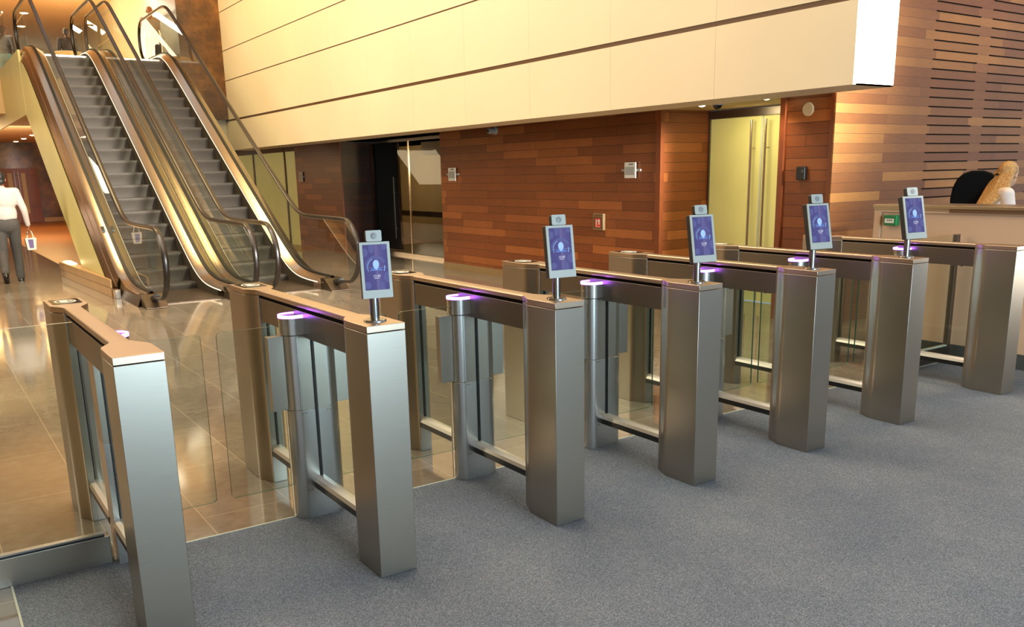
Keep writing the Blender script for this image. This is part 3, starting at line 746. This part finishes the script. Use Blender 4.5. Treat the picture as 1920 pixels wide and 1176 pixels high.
for k, (x, y) in enumerate([(2.92, 35.96), (2.93, 33.39), (2.92, 30.74)]):
    downlight(x, y, 3.06, ['farthest lit downlight of three in the back hall ceiling', 'middle lit downlight of three in the back hall ceiling', 'nearest lit downlight of three in the back hall ceiling'][k], .11)
for k, (x, y) in enumerate([(3.15, 30.47), (3.34, 33.26), (3.0, 27.5)]):
    downlight(x, y, 6.8, ['lit downlight in the mezzanine ceiling seen through the left escalator glass', 'lower lit downlight in the mezzanine ceiling seen through glass', 'lit downlight in the mezzanine ceiling at the top edge of the picture'][k], .16)
t = empty('dome_camera', (6.30, 3.746, 2.2), 0, 'white dome camera under the soffit between two downlights', 'camera')
obj('mount', MB().lathe([(.075, 0), (.07, -.03)], 0, 0, 24), 'white_plastic', t, True)
obj('dome', MB().lathe([(.05, -.03), (.045, -.05), (.03, -.066), (.005, -.072)], 0, 0, 20), 'blackgloss', t, True)

# ------------------------------------------------------------------ reception desk
XD = 5.965
t = empty('reception_desk', (XD, .2, 0), 0, 'beige reception desk with a metal edged counter at the right', 'desk')
obj('front_panel', MB().box(.02, .06, -.45, 1.36, .12, 1.15), 'desk_panel', t)
obj('frame', MB().box(0, .06, 1.36, 1.42, .12, 1.17).box(0, .06, -.45, 1.36, 1.15, 1.17), 'desk_panel', t, bevel=.003)
obj('countertop', MB().box(-.012, .40, -.45, 1.43, 1.185, 1.212), 'desk_metal', t, bevel=.003)
obj('edge_strip', MB().box(-.006, .05, -.45, .76, 1.158, 1.184), 'reveal', t)
obj('edge_strip', MB().box(-.006, .05, .76, 1.42, 1.17, 1.184), 'desk_metal', t)
obj('end_panel', MB().box(.06, .80, 1.36, 1.42, 0, 1.17), 'desk_panel', t)
obj('work_top', MB().box(.06, .80, -.45, 1.36, .70, .74), 'desk_panel', t)
obj('plinth', MB().box(.005, .06, -.45, 1.36, 0, .12), 'plinth_dark', t)
t = empty('door_release', (XD+.02, 1.452, 1.085), 0, 'green emergency door release box on the end of the desk', 'door release')
obj('box_body', MB().box(-.05, 0, -.058, .058, -.043, .043), 'green', t, bevel=.006)
b = MB().box(-.052, -.05, -.036, .044, -.022, .014)
for k in range(3): b.box(-.053, -.052, -.024+.018*k, -.011+.018*k, -.003, .005, 1)
obj('window_card', b, ['label_white', 'ink'], t)

def office_chair(x, y, rz, seat, label):
    # faces local +y
    t = empty('desk_chair', (x, y, 0), rz, label, 'chair', 'black drafting chairs behind the desk')
    b = MB()
    prof = [(.165, 0), (.20, .14), (.212, .30), (.20, .41), (.168, .49), (.12, .54), (.05, .565)]
    pts = [(-w, z) for w, z in prof]+[(w, z) for w, z in prof[::-1]]
    b.prism(pts, -.30, -.235, 'y'); o = obj('backrest', b, 'upholstery', t, True, .02, 3); o.location = (0, 0, seat+.14)
    obj('seat', MB().prism(rrect(-.24, .24, -.22, .24, .08), seat-.08, seat), 'upholstery', t, True, .02, 3)
    obj('back_bracket', MB().tube([(0, 0, seat-.10), (0, -.30, seat-.08), (0, -.31, seat+.2)], .025, 8), 'black', t, True)
    obj('gas_column', MB().tube([(0, 0, .10), (0, 0, seat-.08)], .03, 12), 'black', t, True)
    obj('foot_ring', MB().tube([(.22*math.cos(2*PI*j/24), .22*math.sin(2*PI*j/24), .28) for j in range(25)], .012, 8), 'steel_dark', t, True)
    b = MB()
    for k in range(5):
        a = 2*PI*k/5; b.tube([(0, 0, .11), (.30*math.cos(a), .30*math.sin(a), .07)], .022, 8)
    obj('star_base', b, 'black', t, True)
    for k in range(5):
        a = 2*PI*k/5; obj('castor', MB().ball((.30*math.cos(a), .30*math.sin(a), .033), .03), 'black', t, True)
    return t
vd = math.atan2(-.89, .45)
office_chair(7.79, 1.75, vd, .76, 'black high-backed chair the blonde receptionist sits on')
office_chair(8.30, .83, vd-.2, .74, 'black chair cut by the right edge of the picture')

# ------------------------------------------------------------------ people
def hand_caps(b, w, d, side, curl=.5):
    # w wrist point, d forearm direction (unit); palm and five fingers, slightly curled
    w = Vector(w); d = Vector(d).normalized()
    inn = Vector((-side, 0, 0)); inn = (inn-d*inn.dot(d)).normalized(); fr = d.cross(inn)*(-side)
    p = w+d*.045
    for k in range(4): b.cap(w+d*.01+fr*(.012*(1.5-k)*.7), w+d*.085+fr*(.019*(1.5-k)), .013, .0105)
    for k, L in enumerate((.070, .080, .074, .058)):
        a = w+d*.088+fr*(.019*(1.5-k)); m = a+(d*.9+inn*curl*.5)*L*.5; e = m+(d*(.8-curl*.6)+inn*(.4+curl*.5)).normalized()*L*.5
        b.cap(a, m, .0095, .0088); b.cap(m, e, .0088, .0075)
    a = w+d*.03+fr*.022; m = a+(fr*.75+d*.6+inn*.3).normalized()*.04; e = m+(d*.9+inn*.5).normalized()*.03
    b.cap(a, m, .0125, .0105); b.cap(m, e, .0105, .0085)

def head(b, c, s=1., yaw=0):
    R = Matrix.Rotation(yaw, 4, 'Z'); c = Vector(c)
    q = lambda x, y, z: c+R @ Vector((x*s, y*s, z*s))
    b.ball(q(0, -.012, .03), .088*s, .86, 1.06, 1.0, mat=R)      # skull
    b.ball(q(0, .018, -.035), .066*s, .86, 1.0, 1.12, mat=R)     # face
    b.ball(q(0, .045, -.088), .030*s, 1.15, .9, .8)              # chin
    b.cap(q(0, .084, .012), q(0, .100, -.024), .009*s, .014*s)   # nose
    b.cap(q(-.02, .080, -.056), q(.02, .080, -.056), .009*s, .009*s)  # lips
    for sx in (-1, 1):
        b.ball(q(sx*.079, -.008, -.008), .026*s, .35, .75, 1.15, mat=R)  # ears
        b.cap(q(sx*.018, .082, .022), q(sx*.045, .072, .022), .009*s, .008*s)  # brow
        b.ball(q(sx*.030, .071, .002), .0115*s)                  # eyes
    return R

def person(name, loc, rz, scale, skin, hairmat, top, legs, label, pose='stand', hair='short', arms=None, lookyaw=0, shoes=True, back=0.):
    # local +y is forward, +x its right
    J = dict(pel=(0, 0, .93), hipL=(-.09, 0, .90), hipR=(.09, 0, .90), kneeL=(-.10, .03, .50), kneeR=(.10, .03, .50),
             ankL=(-.10, -.01, .09), ankR=(.10, -.01, .09), chest=(0, -.01, 1.28), shL=(-.18, -.01, 1.40), shR=(.18, -.01, 1.40),
             elL=(-.24, -.03, 1.12), elR=(.24, -.03, 1.12), wrL=(-.25, .05, .88), wrR=(.25, .05, .88), neck=(0, .0, 1.46), head=(0, .02, 1.585))
    ft = dict(L=(0, .17, -.055), R=(0, .17, -.055))
    if pose == 'walk':
        J.update(kneeL=(-.10, -.02, .50), ankL=(-.10, -.28, .20), kneeR=(.09, .10, .49), ankR=(.09, .12, .09),
                 elR=(.25, -.02, 1.13), wrR=(.29, .08, .89), elL=(-.25, .0, 1.13), wrL=(-.26, .12, .90))
        ft['L'] = (0, .09, -.15)
    if pose == 'sit':
        J.update(kneeL=(-.12, .44, .95), kneeR=(.12, .44, .95), ankL=(-.12, .42, .52), ankR=(.12, .42, .52), hipL=(-.09, .02, .93), hipR=(.09, .02, .93),
                 elL=(-.25, .02, 1.12), elR=(.25, .02, 1.12), wrL=(-.17, .27, 1.06), wrR=(.17, .27, 1.06))
    if arms: J.update(arms)
    V = {k: Vector(v) for k, v in J.items()}
    t = None
    # body, one continuous surface
    b = MB(); head(b, V['head'], 1., lookyaw); b.cap(V['neck']-Vector((0, 0, .04)), V['head']-Vector((0, 0, .04)), .054, .05)
    b.ball((0, -.01, 1.27), .15, 1.05, .68, 1.15); b.ball((0, 0, 1.06), .13, 1.05, .75, 1.2); b.ball(V['pel'], .15, 1.08, .8, .85)
    b.cap(V['shL'], V['shR'], .058, .058); b.cap((0, 0, 1.40), V['neck'], .08, .054)
    for s in 'LR':
        sd = -1 if s == 'L' else 1
        b.cap(V['sh'+s], V['el'+s], .05, .038); b.cap(V['el'+s], V['wr'+s], .038, .026)
        hand_caps(b, V['wr'+s], V['wr'+s]-V['el'+s], sd, .9)
        b.cap(V['hip'+s], V['knee'+s], .082, .055); b.cap(V['knee'+s], V['ank'+s], .055, .038)
        f = V['ank'+s]+Vector(ft[s]); b.cap(V['ank'+s]+Vector((0, -.02, -.045)), f, .036, .03)
    t = remesh('person', b, skin, None, .0085, 3)
    t.location = loc; t.rotation_euler = (0, 0, rz); t.scale = (scale,)*3
    tag(t, label, 'person')
    # clothes
    b = MB(); g = .012
    b.ball((0, -.012, 1.28), .15+g, 1.16, .76, 1.15); b.ball((0, 0, 1.08), .146+g, 1.08, .84, 1.25)
    b.cap(V['shL'], V['shR'], .066, .066); b.cap((0, -.005, 1.40), V['neck']-Vector((0, 0, .01)), .082, .062)
    for s in 'LR':
        b.cap(V['sh'+s], V['el'+s], .064, .050); b.cap(V['el'+s], V['el'+s].lerp(V['wr'+s], .93), .050, .037)
    remesh('shirt', b, top, t, .0095, 5)
    b = MB(); b.ball(V['pel']-Vector((0, 0, .02)), .16, 1.08, .88, .85); b.cap((-.044, 0, .915), (.044, 0, .915), .142, .142)
    for s in 'LR':
        b.cap(V['hip'+s], V['knee'+s], .098, .073); b.cap(V['knee'+s], V['knee'+s].lerp(V['ank'+s], .95), .073, .060)
    remesh('trousers', b, legs, t, .011, 4)
    if shoes:
        for s in 'LR':
            a = V['ank'+s]; f = a+Vector(ft[s])
            b = MB(); b.cap(a+Vector((0, -.03, -.035)), f, .047, .040); b.cap(a, a+Vector((0, -.02, -.04)), .044, .046)
            d = (f-a); remesh('shoe', b, 'shoe', t, .010, 2)
    R = Matrix.Rotation(lookyaw, 4, 'Z'); c = V['head']
    q = lambda x, y, z: c+R @ Vector((x, y, z))
    if hair == 'short':
        b = MB(); b.ball(q(0, -.020, .042), .093, .90, 1.05, .98, mat=R); b.ball(q(0, -.055, -.02), .07, 1.0, .7, .9, mat=R)
        remesh('hair', b, hairmat, t, .009, 2)
    if hair == 'long':
        b = MB(); b.ball(q(0, -.022, .040), .095, .92, 1.05, 1.0, mat=R)
        for k in range(-4, 5):
            x = k*.019
            b.cap(q(x*.9, -.080+abs(x)*.25, .03), q(x*1.15, -.118+abs(x)*.3-back*.35, -.14), .030, .034)
            b.cap(q(x*1.15, -.118+abs(x)*.3-back*.35, -.14), q(x*.75-.03, -.165+abs(x)*.2-back*.75, -.30), .034, .026)
            b.cap(q(x*.75-.03, -.165+abs(x)*.2-back*.75, -.30), q(x*.35-.05, -.185-back, -.46), .026, .012)
        remesh('hair', b, hairmat, t, .009, 2)
        o = obj('hair_clip', MB().cap(q(-.02, -.142, .012), q(-.095, -.088, .0), .009, .008), 'black', t, True)
    return t

def face_rot(dx, dy): return math.atan2(-dx, dy)
# walking man with a bag
man = person('person', (.425, 13.1, -.045), face_rot(.10, 1), 1.03, 'skin_brown', 'hair_black', 'shirt', 'trouser',
             'man in white shirt and dark trousers walking away carrying a small bag', 'walk', arms=dict(elR=(.265, -.01, 1.13), wrR=(.29, .05, .89)))
mb = man.matrix_basis
t = empty('carrier_bag', (.735, 13.17, .48), .15, 'small white and purple carrier bag in the walking man\'s hand', 'bag')
obj('bag_body', MB().prism([(-.062, 0), (.062, 0), (.085, .19), (-.085, .19)], -.035, .035, 'y'), 'bag', t, bevel=.008)
obj('bag_print', MB().prism([(-.035, .03), (.03, .03), (.035, .17), (-.045, .17)], -.0365, -.035, 'y'), 'purple', t)
for yy in (-.03, .03): obj('bag_handle', MB().tube([(-.05, yy, .185), (-.03, yy*.5, .28), (0, 0, .33), (.03, yy*.5, .28), (.05, yy, .185)], .006, 8), 'bag', t, True)
# receptionist on the chair
person('person', (7.60, 1.47, -.10), face_rot(.89, -.44), .965, 'skin', 'hair_blonde', 'blouse', 'trouser',
       'seated receptionist with long blonde hair and a white cardigan behind the desk', 'sit', 'long', lookyaw=.35, back=.21, arms=dict(neck=(0, .065, 1.46), head=(0, .125, 1.575)))
# mezzanine people
person('person', (3.42, 24.7, 3.87), face_rot(.1, 1), 1., 'skin_brown', 'hair_black', 'suit', 'suit',
       'person in a black suit seen from behind at the top of the left escalator')
person('person', (4.72, 20.75, 3.87), face_rot(-.3, -1), 1.03, 'skin_mid', 'hair_black', 'shirt', 'suit',
       'bald man whose face shows above the right escalator handrail', hair='none', lookyaw=.3)
person('person', (1.93, 25.0, 3.87), face_rot(.5, 1), 1., 'skin_brown', 'hair_black', 'black', 'teal_cloth',
       'blurred figure in teal trousers behind the mezzanine glass at the left edge')
t = empty('tub_seat', (2.75, 20.4, 3.87), 0, 'round cream seat on the mezzanine at the head of the left escalator', 'seat')
obj('seat_shell', MB().lathe([(.30, .02), (.34, .1), (.36, .40), (.34, .52), (.28, .56), (.1, .57)], 0, 0, 28), 'cream_seat', t, True)
obj('base_ring', MB().lathe([(.26, 0), (.26, .02)], 0, 0, 24), 'black', t)

# ------------------------------------------------------------------ light
w = bpy.data.worlds.new('daylight'); scn.world = w; w.use_nodes = True
bg = w.node_tree.nodes['Background']; bg.inputs[0].default_value = (.74, .88, 1., 1); bg.inputs[1].default_value = .85
def area(name, loc, to, size, energy, col, size_y=None, spread=None):
    l = bpy.data.lights.new(name, 'AREA'); l.energy = energy; l.color = col; l.size = size
    if size_y: l.shape = 'RECTANGLE'; l.size_y = size_y
    if spread: l.spread = spread
    o = bpy.data.objects.new(name, l); COL.objects.link(o); o.location = loc
    o.rotation_euler = (Vector(to)-Vector(loc)).to_track_quat('-Z', 'Y').to_euler(); return o
def spot(name, loc, to, energy, col, deg=60, blend=.5, r=.05):
    l = bpy.data.lights.new(name, 'SPOT'); l.energy = energy; l.color = col; l.spot_size = math.radians(deg); l.spot_blend = blend; l.shadow_soft_size = r
    o = bpy.data.objects.new(name, l); COL.objects.link(o); o.location = loc
    o.rotation_euler = (Vector(to)-Vector(loc)).to_track_quat('-Z', 'Y').to_euler(); return o
WARM = (1, .72, .40); WARM2 = (1, .82, .58); YEL = (1, .76, .36)
area('lobby_wash', (1.5, 4.5, 8.1), (1.5, 4.5, 0), 7, 700, (1, .87, .67), 9)
area('wall_wash', (1.2, 8, 7.6), (5, 9, 3.2), 3, 420, WARM2, 10)
area('hall_fill', (-5.5, 11.5, 4.5), (1.3, 13, 1.6), 3, 300, (1, .86, .62), 4)
area('far_wall_wash', (2.0, 13.2, 7.6), (5, 14.5, 3.0), 2, 330, YEL, 4)
area('facade_daylight', (5.9, -4.5, 3.3), (5.2, 1.2, 2.9), 1.6, 330, (1, .97, .9), 1.4, .6)
area('facade_cool', (2.4, -8.0, 1.6), (1.6, 0, .8), 4.2, 470, (.61, .86, 1), 3.2)
spot('end_gate_spot', (8.6, -1.68, 1.0), (5.5, 0, .5), 420, (1, .95, .84), 25, 1.0, .35)  # added unseen spot, whitens the last turnstile's front in place of daylight
for i, (x, y) in enumerate([(1.8, 8.5), (3.2, 8.5), (1.0, 11.2), (2.9, 11.5), (1.5, 14.2), (3.4, 14.4)]):
    spot('ceiling_spot', (x, y, 7.9), (x+.2, y+1.2, 1.0), 260, (1, .90, .76), 50, .6, .12)
spot('niche_spot', (6.30, 3.97, 2.17), (6.7, 3.9, 0), 22, WARM2, 110, .8, .04)
spot('niche_spot', (6.24, 3.06, 2.17), (6.7, 3.2, 0), 22, WARM2, 110, .8, .04)
area('niche_fill', (6.75, 3.9, 2.15), (7.2, 3.9, .8), .5, 10, (1, .85, .5))
for x, y in ((2.92, 31), (0.5, 27), (2.5, 24.5), (-2, 31)): area('hall_light', (x, y, 3.02), (x, y, 0), 1.2, 95, (1, .58, .22))
area('mezzanine_light', (3.0, 26, 6.7), (5.2, 26, 5), 3, 620, (1, .80, .5), 14)
area('mezzanine_fill', (4.9, 24, 4.4), (1.5, 25, 6.8), 1.0, 420, (1, .80, .52), 10)  # added low fill, out of sight, throws light up at the ceiling
area('mezzanine_wash', (4.4, 22, 6.7), (5.15, 22, 5.5), .5, 170, (1, .9, .68), 6)
for x, y, e in ((8.0, 10.25, 34), (8.0, 15.6, 24)):
    l = bpy.data.lights.new('vestibule_lamp', 'POINT'); l.energy = e; l.color = (1, .80, .54); l.shadow_soft_size = .12
    o = bpy.data.objects.new('vestibule_lamp', l); COL.objects.link(o); o.location = (x, y, 1.75)
area('oak_wash', (8.6, .2, 6.0), (8.4, 2.45, 1.8), 1.5, 170, (1, .68, .34), 3)

vs = scn.view_settings; vs.view_transform = 'Standard'; vs.look = 'None'; vs.exposure = .25; vs.gamma = 1
cyc = scn.cycles
cyc.use_denoising = True; cyc.max_bounces = 10; cyc.diffuse_bounces = 3; cyc.glossy_bounces = 4; cyc.transparent_max_bounces = 24
cyc.caustics_reflective = False; cyc.caustics_refractive = False; cyc.sample_clamp_indirect = 4; cyc.blur_glossy = .5

bpy.data.scenes.remove(TS)
